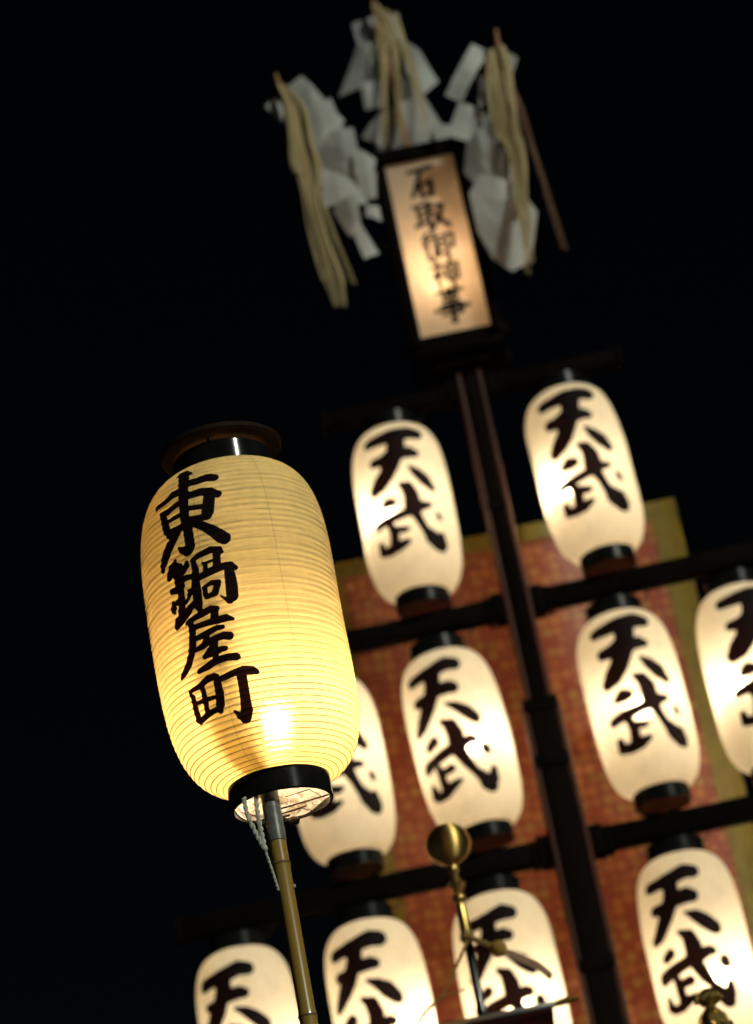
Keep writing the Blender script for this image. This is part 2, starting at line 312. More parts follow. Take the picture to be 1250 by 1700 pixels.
def paper(name, trans, refl, forward=.12, rough=.5, ink=True, fibre=60, seams=0, refr=(1, .85, .55), body=.5):
    m, nt, out = mat(name); L = nt.links.new
    tc = N(nt, 'ShaderNodeTexCoord'); mp = N(nt, 'ShaderNodeMapping'); mp.inputs['Scale'].default_value = (1, 1, .35)
    L(tc.outputs['Object'], mp.inputs[0])
    ns = N(nt, 'ShaderNodeTexNoise', Scale=fibre, Detail=6.0, Roughness=.65); L(mp.outputs[0], ns.inputs['Vector'])
    n2 = N(nt, 'ShaderNodeTexNoise', Scale=7.0, Detail=2.0); L(tc.outputs['Object'], n2.inputs['Vector'])
    mr = N(nt, 'ShaderNodeMapRange'); mr.inputs[1].default_value = .3; mr.inputs[2].default_value = .7; mr.inputs[3].default_value = .93; mr.inputs[4].default_value = 1.03
    L(ns.outputs['Fac'], mr.inputs[0])
    mr2 = N(nt, 'ShaderNodeMapRange'); mr2.inputs[1].default_value = .3; mr2.inputs[2].default_value = .7; mr2.inputs[3].default_value = .90; mr2.inputs[4].default_value = 1.06
    L(n2.outputs['Fac'], mr2.inputs[0])
    mul = N(nt, 'ShaderNodeMath', operation='MULTIPLY'); L(mr.outputs[0], mul.inputs[0]); L(mr2.outputs[0], mul.inputs[1])
    val = mul.outputs[0]
    mp3 = N(nt, 'ShaderNodeMapping'); mp3.inputs['Scale'].default_value = (9, 9, 150); L(tc.outputs['Object'], mp3.inputs[0])
    n3 = N(nt, 'ShaderNodeTexNoise', Scale=2.4, Detail=1.0); L(mp3.outputs[0], n3.inputs['Vector'])
    st = N(nt, 'ShaderNodeMapRange'); st.inputs[1].default_value = .70; st.inputs[2].default_value = .76; st.inputs[3].default_value = 1.0; st.inputs[4].default_value = .72
    L(n3.outputs['Fac'], st.inputs[0])
    mst = N(nt, 'ShaderNodeMath', operation='MULTIPLY'); L(val, mst.inputs[0]); L(st.outputs[0], mst.inputs[1]); val = mst.outputs[0]
    if seams:      # glued overlaps of the paper strips, running up the lantern
        sp = N(nt, 'ShaderNodeSeparateXYZ'); L(tc.outputs['Object'], sp.inputs[0])
        at = N(nt, 'ShaderNodeMath', operation='ARCTAN2'); L(sp.outputs[0], at.inputs[0]); L(sp.outputs[1], at.inputs[1])
        ml = N(nt, 'ShaderNodeMath', operation='MULTIPLY'); ml.inputs[1].default_value = seams / (2 * math.pi); L(at.outputs[0], ml.inputs[0])
        wob = N(nt, 'ShaderNodeMath', operation='MULTIPLY_ADD'); wob.inputs[1].default_value = .02; L(n2.outputs['Fac'], wob.inputs[0]); L(ml.outputs[0], wob.inputs[2])
        fr = N(nt, 'ShaderNodeMath', operation='FRACT'); L(wob.outputs[0], fr.inputs[0])
        sb = N(nt, 'ShaderNodeMath', operation='SUBTRACT'); sb.inputs[1].default_value = .42; L(fr.outputs[0], sb.inputs[0])
        ab = N(nt, 'ShaderNodeMath', operation='ABSOLUTE'); L(sb.outputs[0], ab.inputs[0])
        sm = N(nt, 'ShaderNodeMapRange'); sm.inputs[1].default_value = .007; sm.inputs[2].default_value = .014; sm.inputs[3].default_value = .84; sm.inputs[4].default_value = 1.0
        L(ab.outputs[0], sm.inputs[0])
        m3 = N(nt, 'ShaderNodeMath', operation='MULTIPLY'); L(val, m3.inputs[0]); L(sm.outputs[0], m3.inputs[1]); val = m3.outputs[0]
    def tint(c):
        v = N(nt, 'ShaderNodeVectorMath', operation='SCALE'); v.inputs[0].default_value = c; L(val, v.inputs['Scale']); return v.outputs[0]
    tr = N(nt, 'ShaderNodeBsdfTranslucent'); L(tint(trans), tr.inputs['Color'])
    df = N(nt, 'ShaderNodeBsdfDiffuse'); L(tint(refl), df.inputs['Color'])
    rf = N(nt, 'ShaderNodeBsdfRefraction', Roughness=rough, IOR=1.3, Color=(*refr, 1)); L(tint(refr), rf.inputs['Color'])
    a = N(nt, 'ShaderNodeMixShader'); a.inputs[0].default_value = body; L(tr.outputs[0], a.inputs[1]); L(df.outputs[0], a.inputs[2])
    b = N(nt, 'ShaderNodeMixShader'); b.inputs[0].default_value = forward; L(a.outputs[0], b.inputs[1]); L(rf.outputs[0], b.inputs[2])
    res = b.outputs[0]
    if ink:
        at = N(nt, 'ShaderNodeAttribute', attribute_name='ink')
        ed = N(nt, 'ShaderNodeTexNoise', Scale=260.0, Detail=2.0); L(tc.outputs['Object'], ed.inputs['Vector'])
        ad = N(nt, 'ShaderNodeMath', operation='MULTIPLY_ADD'); ad.inputs[1].default_value = 1.4; L(ed.outputs['Fac'], ad.inputs[0]); L(at.outputs['Fac'], ad.inputs[2])
        k = N(nt, 'ShaderNodeMapRange'); k.inputs[1].default_value = .55; k.inputs[2].default_value = 1.35; k.inputs[3].default_value = 1; k.inputs[4].default_value = 0
        L(ad.outputs[0], k.inputs[0])
        id_ = N(nt, 'ShaderNodeBsdfPrincipled', Roughness=.6); id_.inputs['Base Color'].default_value = (.004, .004, .006, 1); id_.inputs['Specular IOR Level'].default_value = .08
        it = N(nt, 'ShaderNodeBsdfTranslucent', Color=(.0025, .0007, .0003, 1))
        im = N(nt, 'ShaderNodeAddShader'); L(id_.outputs[0], im.inputs[0]); L(it.outputs[0], im.inputs[1])
        c = N(nt, 'ShaderNodeMixShader'); L(k.outputs[0], c.inputs[0]); L(res, c.inputs[1]); L(im.outputs[0], c.inputs[2]); res = c.outputs[0]
    L(res, out.inputs[0]); return m

M = {}
M['paper_fg'] = paper('oiled_yellow_paper', (.97, .82, .42), (.92, .86, .44), forward=.11, rough=.45, seams=8, fibre=70, body=.62)
M['paper_tw'] = paper('white_lantern_paper', (.98, .90, .73), (.97, .91, .77), forward=.15, rough=.66, refr=(1, .94, .80), body=.60)
M['paper_box'] = paper('box_paper', (.96, .79, .60), (.92, .78, .60), forward=.03, rough=.9)
M['rib'] = simple('bamboo_rib', (.22, .13, .05), (.15, .09, .04), .6)
M['lacquer'] = simple('black_lacquer', (.006, .007, .007), (.010, .010, .010), .14, 30, spec=.22)
M['lacquer_dull'] = simple('worn_black_lacquer', (.006, .007, .007), (.010, .010, .010), .26, 12, spec=.10)
M['beam'] = simple('dark_beam_lacquer', (.005, .004, .0035), (.008, .005, .004), .6, 14, stretch=(1, 1, .2), spec=.02)
M['mast'] = simple('brown_black_lacquer', (.005, .003, .0025), (.008, .0045, .003), .6, 10, stretch=(1, 1, .15), spec=.03)
M['rail'] = simple('red_brown_rail', (.065, .013, .005), (.042, .009, .004), .45, 10, stretch=(1, 1, .15), spec=.2)
M['capwood'] = simple('brown_cap', (.022, .010, .006), (.016, .007, .004), .7, 25, spec=.1)
M['plug'] = simple('red_brown_plug', (.16, .055, .028), (.10, .035, .02), .5, 25)
M['bamboo'] = simple('bamboo_cane', (.36, .21, .045), (.27, .21, .045), .33, 18, stretch=(1, 1, .12), coat=.25)
M['node'] = simple('bamboo_node', (.12, .07, .03), (.18, .11, .045), .5, 40)
M['tape'] = simple('grey_tape', (.16, .165, .15), (.11, .115, .11), .38, 45, bump=.4)
M['cord'] = simple('pale_cord', (.55, .56, .48), (.42, .43, .37), .55, 120)
M['wire'] = simple('dark_wire', (.03, .022, .018), (.05, .03, .02), .4, 80)
M['gold'] = simple('polished_brass', (.70, .48, .15), (.56, .38, .10), .30, 30, metal=1)
M['goldcloth'] = simple('gold_cloth', (.19, .14, .008), (.15, .105, .007), .45, 30, stretch=(1, 1, .5))
M['red'] = simple('red_lacquer', (.11, .010, .008), (.08, .008, .006), .3, 12, coat=.4)
M['rope'] = simple('ochre_rope', (.36, .22, .06), (.26, .15, .04), .7, 90)
M['hemp'] = simple('hemp_fibre', (.62, .47, .23), (.48, .35, .15), .6, 40, stretch=(1, 1, .1))
M['hemp_red'] = simple('reddish_stick', (.40, .17, .06), (.30, .12, .045), .5, 40, stretch=(1, 1, .1))
M['steel'] = simple('steel', (.45, .45, .44), (.35, .35, .34), .3, 50, metal=1)
M['asphalt'] = simple('asphalt', (.045, .045, .047), (.06, .06, .06), .85, 60, bump=.5)
M['shide'] = paper('white_folded_paper', (.70, .68, .66), (.86, .86, .84), forward=0.0, ink=False, fibre=25, body=.70)
M['strap'] = paper('pale_strap', (.75, .52, .36), (.62, .46, .34), forward=0.0, ink=False, fibre=60, body=.5)
M['knot'] = paper('ochre_paper_knot', (.50, .28, .06), (.55, .33, .09), forward=0.0, ink=False, fibre=60, body=.6)
M['bulb_fg'] = emit('bulb_fg', (1, .64, .335), 650)
M['bulb_tw'] = emit('bulb_tower', (1, .80, .55), 255)
M['bulb_box'] = emit('bulb_box', (1, .70, .42), 105)

def spun_brass():
    m = simple('spun_brass', (.95, .66, .22), (.82, .55, .17), .48, 30, metal=1)
    b = [n for n in m.node_tree.nodes if n.type == 'BSDF_PRINCIPLED'][0]
    b.inputs['Anisotropic'].default_value = .9; b.inputs['Anisotropic Rotation'].default_value = .25
    tg = m.node_tree.nodes.new('ShaderNodeTangent'); tg.direction_type = 'RADIAL'; tg.axis = 'Z'
    m.node_tree.links.new(tg.outputs[0], b.inputs['Tangent']); return m
M['spun'] = spun_brass()
M['bead'] = simple('bright_brass', (.85, .60, .25), (.75, .50, .18), .12, 30, metal=1)
def film_mat():
    m, nt, out = mat('crumpled_film'); L = nt.links.new
    tc = N(nt, 'ShaderNodeTexCoord')
    ns = N(nt, 'ShaderNodeTexNoise', Scale=38.0, Detail=6.0, Roughness=.7, Distortion=1.2); L(tc.outputs['Object'], ns.inputs['Vector'])
    rp = N(nt, 'ShaderNodeValToRGB'); e = rp.color_ramp.elements
    e[0].position = .34; e[0].color = (.22, .20, .21, 1); e[1].position = .56; e[1].color = (.74, .80, .95, 1)
    L(ns.outputs['Fac'], rp.inputs[0])
    t = N(nt, 'ShaderNodeBsdfTranslucent'); L(rp.outputs[0], t.inputs[0])
    g = N(nt, 'ShaderNodeBsdfGlossy', Roughness=.15)
    r = N(nt, 'ShaderNodeBsdfRefraction', Roughness=.55, IOR=1.25)
    a = N(nt, 'ShaderNodeMixShader'); a.inputs[0].default_value = .10; L(t.outputs[0], a.inputs[1]); L(r.outputs[0], a.inputs[2])
    b = N(nt, 'ShaderNodeMixShader'); b.inputs[0].default_value = .12; L(a.outputs[0], b.inputs[1]); L(g.outputs[0], b.inputs[2])
    L(b.outputs[0], out.inputs[0]); return m
M['film'] = film_mat()

def brocade_mat():
    m, nt, out = mat('red_gold_brocade'); L = nt.links.new
    tc = N(nt, 'ShaderNodeTexCoord'); sp = N(nt, 'ShaderNodeSeparateXYZ'); L(tc.outputs['Object'], sp.inputs[0])
    cb = N(nt, 'ShaderNodeCombineXYZ'); L(sp.outputs[0], cb.inputs[0]); L(sp.outputs[2], cb.inputs[1])
    def vor(scale, rnd, feat='F1'):
        v = N(nt, 'ShaderNodeTexVoronoi', Scale=scale, feature=feat); v.inputs['Randomness'].default_value = rnd; L(cb.outputs[0], v.inputs['Vector']); return v
    v1 = vor(27.0, .35); v2 = vor(52.0, .55)
    pet = N(nt, 'ShaderNodeValToRGB'); e = pet.color_ramp.elements          # round medallions on a red ground
    e[0].position = .34; e[0].color = (1, 1, 1, 1); e[1].position = .60; e[1].color = (0, 0, 0, 1); L(v1.outputs['Distance'], pet.inputs[0])
    hue = N(nt, 'ShaderNodeSeparateColor'); L(v1.outputs['Color'], hue.inputs[0])
    pal = N(nt, 'ShaderNodeValToRGB'); pal.color_ramp.interpolation = 'CONSTANT'; e = pal.color_ramp.elements
    e[0].position = 0; e[0].color = (.36, .12, .030, 1); e[1].position = .35; e[1].color = (.25, .038, .014, 1)
    q = e.new(.55); q.color = (.33, .15, .040, 1); q = e.new(.75); q.color = (.30, .075, .022, 1); q = e.new(.9); q.color = (.28, .11, .03, 1)
    L(hue.outputs[0], pal.inputs[0])
    m1 = N(nt, 'ShaderNodeMix', data_type='RGBA'); m1.inputs[6].default_value = (.22, .030, .009, 1); L(pet.outputs[0], m1.inputs[0]); L(pal.outputs[0], m1.inputs[7])
    mx = N(nt, 'ShaderNodeMix', data_type='RGBA', blend_type='OVERLAY'); mx.inputs[0].default_value = .03
    L(m1.outputs[2], mx.inputs[6]); L(v2.outputs['Color'], mx.inputs[7])
    b = N(nt, 'ShaderNodeBsdfPrincipled', Roughness=.5); b.inputs['Sheen Weight'].default_value = .2
    L(mx.outputs[2], b.inputs['Base Color']); L(b.outputs[0], out.inputs[0]); return m
M['brocade'] = brocade_mat()

bold = lambda st, k, a: [[(x, y, w * k + a) for x, y, w in q] for q in st]
# ------------------------------------------------------------------ lantern paper: a ribbed barrel with the brush lettering printed on it
def prof(t, R, rr, n=4.0):
    k = (1 - (rr / R) ** n) ** (1 / n); y = np.abs(2 * t - 1) * k
    return R * (1 - np.clip(y, 0, .9999) ** n) ** (1 / n)
def sdf(U, S, strokes):
    """distance in mm from each developed point (U across, S up the paper) to the union of tapered strokes"""
    d = np.full(U.shape, 30.0)
    for st in strokes:
        if len(st) == 1: st = [st[0], st[0]]
        for (x0, y0, w0), (x1, y1, w1) in zip(st[:-1], st[1:]):
            dx, dy = x1 - x0, y1 - y0; l2 = dx * dx + dy * dy + 1e-9
            t = np.clip(((U - x0) * dx + (S - y0) * dy) / l2, 0, 1)
            d = np.minimum(d, np.hypot(U - x0 - t * dx, S - y0 - t * dy) - (w0 + (w1 - w0) * t))
    return d
def paper_mesh(name, H, R, rr, nrib, sub, seg, sag, strokes, material, jitter=0.0, dent=0.0, seed=3, bow=0.0, uneven=.0):
    rng = np.random.RandomState(seed)
    rows = nrib * sub + 1
    t = np.linspace(0, 1, rows)
    r = prof(t, R, rr)
    al = np.concatenate([[0], np.cumsum(np.hypot(np.diff(r), np.diff(t * H)))])
    # rows evenly spaced along the paper, so that the ribs crowd nowhere
    knots = np.arange(nrib + 1) + uneven * np.concatenate([[0], rng.uniform(-1, 1, nrib - 1), [0]])
    al2 = np.interp(np.arange(rows) / sub, np.arange(nrib + 1), knots) / nrib * al[-1]
    tt = np.interp(al2, al, t); r = prof(tt, R, rr); z = tt * H; al = al2
    ph = (np.arange(rows) % sub) / sub
    dr = np.gradient(r); dz = np.gradient(z); ln = np.hypot(dr, dz); nr, nz = dz / ln, -dr / ln
    cell = np.arange(rows) // sub
    a = np.linspace(0, 2 * math.pi, seg, endpoint=False)
    # the sag between two ribs differs a little round the lantern
    ph_r = rng.rand(nrib + 1) * 6.28; amp = 1 + jitter * np.sin(a[None, :] * 3 + ph_r[cell][:, None]) + jitter * .6 * np.sin(a[None, :] * 7 + 2.3 * ph_r[cell][:, None])
    off = -(sag * np.abs(np.sin(math.pi * ph)) ** .8)[:, None] * amp
    if dent:
        edge = np.sin(math.pi * tt)[:, None]
        for _ in range(4):
            off = off + edge * dent * rng.uniform(-1, 1) * np.sin(a[None, :] * rng.randint(1, 5) + rng.rand() * 6.28) * np.sin(tt[:, None] * math.pi * rng.randint(1, 5) + rng.rand() * 3)
    rad = r[:, None] + nr[:, None] * off; zz = z[:, None] + nz[:, None] * off
    A = a[None, :] * np.ones((rows, 1))
    co = np.stack([rad * np.sin(A) + bow * np.sin(math.pi * tt)[:, None], -rad * np.cos(A), zz], -1).reshape(-1, 3)
    i = np.arange(rows - 1)[:, None]; k = np.arange(seg)[None, :]; k2 = (k + 1) % seg
    f = np.stack([i * seg + k, i * seg + k2, (i + 1) * seg + k2, (i + 1) * seg + k], -1).reshape(-1, 4)
    me = bpy.data.meshes.new(name)
    me.vertices.add(len(co)); me.vertices.foreach_set('co', co.ravel())
    me.loops.add(f.size); me.loops.foreach_set('vertex_index', f.ravel().astype(np.int32))
    me.polygons.add(len(f)); me.polygons.foreach_set('loop_start', np.arange(0, f.size, 4, dtype=np.int32))
    me.polygons.foreach_set('loop_total', np.full(len(f), 4, dtype=np.int32))
    me.polygons.foreach_set('use_smooth', np.ones(len(f), dtype=bool))
    me.update(); me.validate()
    th = ((A + math.pi) % (2 * math.pi)) - math.pi
    ink = np.full(A.shape, 30.0)
    m = (np.abs(th) < 1.6)
    ink[m] = sdf((th * r[:, None] * 1000)[m], (al[:, None] * 1000 * np.ones_like(A))[m], strokes)
    at = me.attributes.new('ink', 'FLOAT', 'POINT'); at.data.foreach_set('value', np.clip(ink, -20, 30).ravel().astype(np.float32))
    me.materials.append(material)
    ribs = [(float(r[j]), float(z[j]), float(bow * math.sin(math.pi * tt[j]))) for j in range(sub, rows - 1, sub)]
    return me, ribs

# ------------------------------------------------------------------ ground
g = MB(); g.add([(-300, -300, 0), (300, -300, 0), (300, 300, 0), (-300, 300, 0)], [(0, 1, 2, 3)])
tag(g.build('ground', M['asphalt']), 'dark asphalt street under the festival float', kind='structure')

# ------------------------------------------------------------------ the lantern on the pole
FB = Vector((-.26887, 4.93264, 3.31603))
FH, FR, FRR = .62, .180, .091
def ring_profile(r, z0, z1, th=.006):
    b = .0015
    return [(r - th, z0), (r - b, z0), (r, z0 + b), (r, z1 - b), (r - b, z1), (r - th, z1), (r - th, z0)]
fl = empty('paper_lantern', FB)
tag(fl, 'large yellow ribbed paper lantern with four black characters on a bamboo pole', 'lantern')
me, ribs = paper_mesh('paper_body', FH, FR, FRR, 60, 7, 480, .0016, FG, M['paper_fg'], .35, bow=-.009, uneven=.10, dent=.0012)
pb = link(bpy.data.objects.new('paper_body', me), fl); pb.location = (0, 0, .042)
hoop = MB()
hseg, tseg = 96, 5
hv = []; hf = []
for k in range(hseg):
    a = 2 * math.pi * k / hseg
    for j in range(tseg):
        b_ = 2 * math.pi * j / tseg; rr_ = 1 + .0052 * math.cos(b_); hv.append((rr_ * math.cos(a), rr_ * math.sin(a), .00095 * math.sin(b_)))
for k in range(hseg):
    for j in range(tseg):
        hf.append((k * tseg + j, ((k + 1) % hseg) * tseg + j, ((k + 1) % hseg) * tseg + (j + 1) % tseg, k * tseg + (j + 1) % tseg))
hoop.add(hv, hf); hoop_me = hoop.mesh('rib', M['rib'])
for r, z, bx_ in ribs:
    o = link(bpy.data.objects.new('rib', hoop_me), pb); o.location = (bx_, 0, z); s = (r - .0013); o.scale = (s, s, 1)
MB().lathe(ring_profile(FRR + .003, .0, .044), 96).build('bottom_ring', M['lacquer'], fl)
MB().lathe(ring_profile(FRR + .003, .660, .702), 96).build('top_ring', M['lacquer'], fl)
MB().lathe([(.001, .712), (.113, .712), (.117, .716), (.117, .724), (.111, .728), (.05, .74), (.001, .742)], 72).build('rain_cap', M['capwood'], fl)
for k in range(3):
    a = R_(20 + 120 * k); MB().tube([(.085 * math.cos(a), .085 * math.sin(a), .70), (.085 * math.cos(a), .085 * math.sin(a), .714)], .003, 6).build('cap_pin', M['wire'], fl)
# crumpled clear film over the opening
fm = MB(); rng = random.Random(4); nr_, ns_ = 16, 56
fv = [(0, 0, .004)]; ff = []
for i in range(1, nr_ + 1):
    for k in range(ns_):
        a = 2 * math.pi * k / ns_; rr_ = .0865 * i / nr_
        fv.append((rr_ * math.cos(a), rr_ * math.sin(a), .008 + (rng.random() - .5) * .006 * (1 if i < nr_ else 0) + .004 * math.sin(5 * a + i * .7)))
for k in range(ns_): ff.append((0, 1 + k, 1 + (k + 1) % ns_))
for i in range(1, nr_):
    for k in range(ns_):
        a0 = 1 + (i - 1) * ns_; a1 = 1 + i * ns_; ff.append((a0 + k, a1 + k, a1 + (k + 1) % ns_, a0 + (k + 1) % ns_))
fm.add(fv, ff).build('plastic_film', M['film'], fl, smooth=False)
for p0, p1, rad in [((-.03, .02, .0), (.087, -.012, .0), .0016), ((-.06, .055, -.001), (.03, .030, -.001), .0010), ((.01, -.045, .0), (.055, -.06, .0), .0009),
                    ((.055, -.06, .0), (.082, .018, .0), .0009), ((.03, .03, .0), (.055, .066, .0), .0010), ((-.075, -.01, .0), (-.03, .06, .0), .0010), ((-.02, .04, -.002), (.04, .02, -.002), .0014)]:
    MB().tube([p0, p1], rad, 6).build('wire', M['wire'], fl)
MB().lathe([(.0005, -.010), (.008, -.008), (.011, -.002), (.009, .004), (.0005, .006)], 16, (.012, .082, -.002)).build('knob', M['wire'], fl)
MB().box((-.004, .058, .0), (.022, .006, .003), .0008).build('clip', M['wire'], fl)
MB().lathe([(.0005, .208), (.007, .206), (.0115, .200), (.0135, .192), (.0125, .184), (.010, .176), (.009, .160), (.0005, .159)], 20, (.012, .0, -.025)).build('bulb', M['bulb_fg'], fl)
MB().lathe([(.012, .08), (.012, .133), (.009, .136), (.0005, .136)], 16, (.012, .0, 0)).build('bulb_socket', M['wire'], fl)
MB().tube([(.012, .0, .085), (-.004, -.03, .080), (-.0135, -.048, .078)], .003, 6).build('socket_arm', M['wire'], fl)

# ------------------------------------------------------------------ bamboo pole
PX, PY = FB.x - .0165, FB.y - .058
bp = empty('bamboo_pole', (PX, PY, 0))
tag(bp, 'slim green brown bamboo pole carrying the large yellow lantern', 'pole')
zt = FB.z
nodes = [-.10, .35, .82, 1.28, 1.75, 2.22, 2.68, 2.912, 3.19]
for i in range(1, len(nodes) - 0):
    z0, z1 = nodes[i - 1], nodes[i]
    z0 = max(z0, 0); p_ = [(.0165, z0), (.0150, z0 + .012), (.0148, (z0 + z1) / 2), (.0150, z1 - .012), (.0163, z1 - .001)]
    MB().lathe(p_, 28, cap0=True, cap1=True).build('cane', M['bamboo'], bp)
    MB().lathe([(.0155, z1 - .003), (.0171, z1 - .001), (.0171, z1 + .001), (.0155, z1 + .003)], 28).build('node', M['node'], bp)
MB().lathe([(.0150, 3.19), (.0150, 3.235)], 28).build('cane', M['bamboo'], bp)
MB().lathe([(.0152, 3.232), (.0164, 3.233), (.0166, 3.26), (.0161, 3.262), (.0167, 3.285), (.0163, 3.31), (.0166, 3.345), (.0150, 3.348)], 28).build('tape_wrap', M['tape'], bp)
MB().lathe([(.0150, 3.344), (.0146, 3.5), (.0146, FB.z + .36), (.001, FB.z + .362)], 24).build('pole_top', M['bamboo'], bp)
def twist(pts, rad, turns, name, m, parent, n=8):
    sp = spline(pts, n); L_ = len(sp)
    for s in (0, math.pi):
        out = []
        for i, p in enumerate(sp):
            t = (sp[min(i + 1, L_ - 1)] - sp[max(i - 1, 0)]).normalized(); a = Vector((0, 1, 0)).cross(t).normalized(); b = t.cross(a)
            an = s + turns * 2 * math.pi * i / L_; out.append(p + (a * math.cos(an) + b * math.sin(an)) * rad * .8)
        MB().tube(out, rad, 6).build(name, m, parent)
cl = lambda x, z, y=-.0205: (x - PX, y, z)
twist([cl(-.3295, 3.318, -.018), cl(-.3285, 3.285), cl(-.318, 3.245), cl(-.3085, 3.216)], .0028, 5, 'tie_cord', M['cord'], bp)
twist([cl(-.3080, 3.318, -.018), cl(-.3100, 3.285), cl(-.3095, 3.25), cl(-.3080, 3.216)], .0028, 5, 'tie_cord', M['cord'], bp)
twist([cl(-.3085, 3.218), cl(-.3035, 3.185, -.0165), cl(-.3000, 3.160, -.0145), cl(-.2975, 3.140, -.0125)], .0018, 8, 'tie_cord', M['cord'], bp)
MB().lathe([(.0005, -.006), (.005, -.003), (.006, 0), (.005, .004), (.0005, .006)], 10, cl(-.3085, 3.217)).build('cord_knot', M['cord'], bp)
MB().box((.0165, -.004, 3.145), (.004, .003, .006), .0008).build('splinter', M['cord'], bp)

# ------------------------------------------------------------------ tower of lanterns
X0, D, Z0, PSI = .3949, 8.2706, 3.501, R_(3.2)
CA, CB, DZ, TH, TR, TRR = .2795, .3743, .7832, .5672, .150, .083
E1 = Vector((math.cos(PSI), -math.sin(PSI), 0))
mx_, my_ = .374, 8.275
tw = empty('lantern_tower', (mx_, my_, 0), -PSI)
tag(tw, 'dark lacquered mast with crossbeams that carries the rows of white lanterns', 'tower')
ZS = 4.62
MB().box((0, 0, ZS / 2), (.098, .105, ZS), .010).build('lower_mast', M['mast'], tw)
MB().box((0, 0, (ZS + 5.80) / 2 + .001), (.062, .080, 5.80 - ZS), .008).build('upper_mast', M['mast'], tw)
for s in (-1, 1):      # slim side rails up the mast
    MB().tube([(s * .033, -.036, ZS + .002), (s * .033, -.036, 5.2), (s * .033, -.036, 5.78)], .0105, 14).build('mast_rail', M['rail'], tw)
    MB().tube([(s * .050, -.046, .01), (s * .050, -.046, 2.4), (s * .050, -.046, ZS - .002)], .0105, 14).build('mast_rail', M['rail'], tw)
for z, lx0, lx1, hh in ((5.725, -CA - .19, CA + .19, .052), (4.968, -CA - CB - .2, CA + CB + .2, .066), (4.175, -CA - 2 * CB - .16, CA + 2 * CB + .2, .070)):
    hw = .032 if z > ZS else .050
    for s, xe in ((-1, lx0), (1, lx1)):
        xs = s * hw
        b = MB().box(((xs + xe) / 2, 0, z), (abs(xe - xs), .058, hh), .005).build('crossbeam', M['beam'], tw)
        MB().box((s * (hw + .026), 0, z), (.050, .070, hh + .024), .006).build('sleeve', M['beam'], b)
        MB().box((s * (hw + .062), 0, z - .004), (.016, .066, hh + .012), .003).build('wedge', M['beam'], b)
        MB().box((xe + s * .012, 0, z), (.022, .064, hh + .01), .004).build('end_cap', M['beam'], b)
for z in (3.80, 4.44, ZS):
    MB().box((0, 0, z), (.112, .116, .045), .006).build('mast_band', M['beam'], tw)
for z in (5.30,):
    MB().box((0, 0, z), (.078, .090, .035), .005).build('mast_band', M['beam'], tw)

p1, p2 = bold(V1, 1.50, 2.4), bold(V2, 1.25, 2.2)
def rewrite(strokes, seed):
    # the same word brushed afresh: small shifts, swellings and slants in every stroke
    q = random.Random(seed); sx, sy, sl = q.uniform(.96, 1.05), q.uniform(.97, 1.03), q.uniform(-.03, .03); cy_ = 330; out = []
    for st in strokes:
        dx, dy, k = q.uniform(-2.5, 2.5), q.uniform(-2.5, 2.5), q.uniform(.9, 1.12)
        out.append([(x * sx + dx + q.uniform(-.9, .9) + sl * (y - cy_), cy_ + (y - cy_) * sy + dy + q.uniform(-.9, .9), max(.8, w * k * q.uniform(.93, 1.07))) for x, y, w in st])
    return out
ring_me = MB().lathe(ring_profile(TRR + .003, -.046, .001), 56).mesh('bottom_ring', M['lacquer_dull'])
top_me = MB().lathe(ring_profile(TRR + .003, TH - .001, TH + .048), 56).mesh('top_ring', M['lacquer_dull'])
plug_me = MB().lathe([(.0005, -.040), (.079, -.040), (.079, -.034), (.0005, -.034)], 40).mesh('bottom_plug', M['plug'])
disc_me = MB().lathe([(.0005, TH + .040), (.079, TH + .040), (.079, TH + .046), (.0005, TH + .046)], 40).mesh('top_disc', M['lacquer_dull'])
hook_me = MB().tube(spline([(-.05, 0, TH + .044), (-.035, 0, TH + .062), (0, 0, TH + .070), (.035, 0, TH + .062), (.05, 0, TH + .044)], 5), .0028, 6).mesh('handle', M['lacquer_dull'])
bulb_me = MB().lathe([(.0005, .024), (.010, .021), (.0165, .012), (.018, 0), (.0155, -.012), (.009, -.022), (.0005, -.024)], 16).mesh('bulb', M['bulb_tw'])
sock_me = MB().lathe([(.010, -.06), (.010, -.026), (.0005, -.024)], 12).mesh('bulb_socket', M['wire'])
# row, column, variant, turn, dx bottom px, dx top px, bulb (x, y, z), label
TWL = [
 (2, -1, p1, .0, -15, -10, (-.055, -0.008, .275), 'white two character lantern in the top row, left of the dark mast'),
 (2, 1, p1, -.02, -1, -12, (-.062, -0.012, .240), 'white two character lantern in the top row, right of the dark mast'),
 (1, -2, p1, .0, -4.7, -4.7, (-.03, -0.008, .30), 'white lantern in the middle row, half hidden behind the large yellow lantern'),
 (1, -1, p2, .05, 7.3, -6.4, (.022, -0.016, .255), 'white lantern in the middle row, left of the mast, above the brass ball'),
 (1, 1, p1, .0, -3, -10.3, (.0, -0.020, .255), 'white lantern in the middle row, next to the mast on its right'),
 (1, 2, p1, .12, -10.9, -10.9, (-.05, -0.016, .26), 'white lantern in the middle row cut by the right edge of the picture'),
 (0, -3, p2, .05, -14, -14, (.03, -0.008, .20), 'white lantern in the bottom row, leftmost, left of the bamboo pole'),
 (0, -2, p2, .05, -5.9, -5.9, (.055, -0.012, .24), 'white lantern in the bottom row just right of the bamboo pole'),
 (0, -1, p2, .12, .9, .9, (.01, -0.016, .22), 'white lantern in the bottom row behind the brass ball post and cords'),
 (0, 1, p2, .0, -1.8, -1.8, (.030, -0.018, .19), 'white lantern in the bottom row, right of the mast, above the brass pointed finial'),
 (0, 2, p2, .0, 0, 0, (.0, -0.012, .22), 'white lantern in the bottom row, second to the right of the mast'),
 (0, 3, p2, .0, 0, 0, (.0, -0.012, .22), 'white lantern at the far right end of the bottom row'),
]
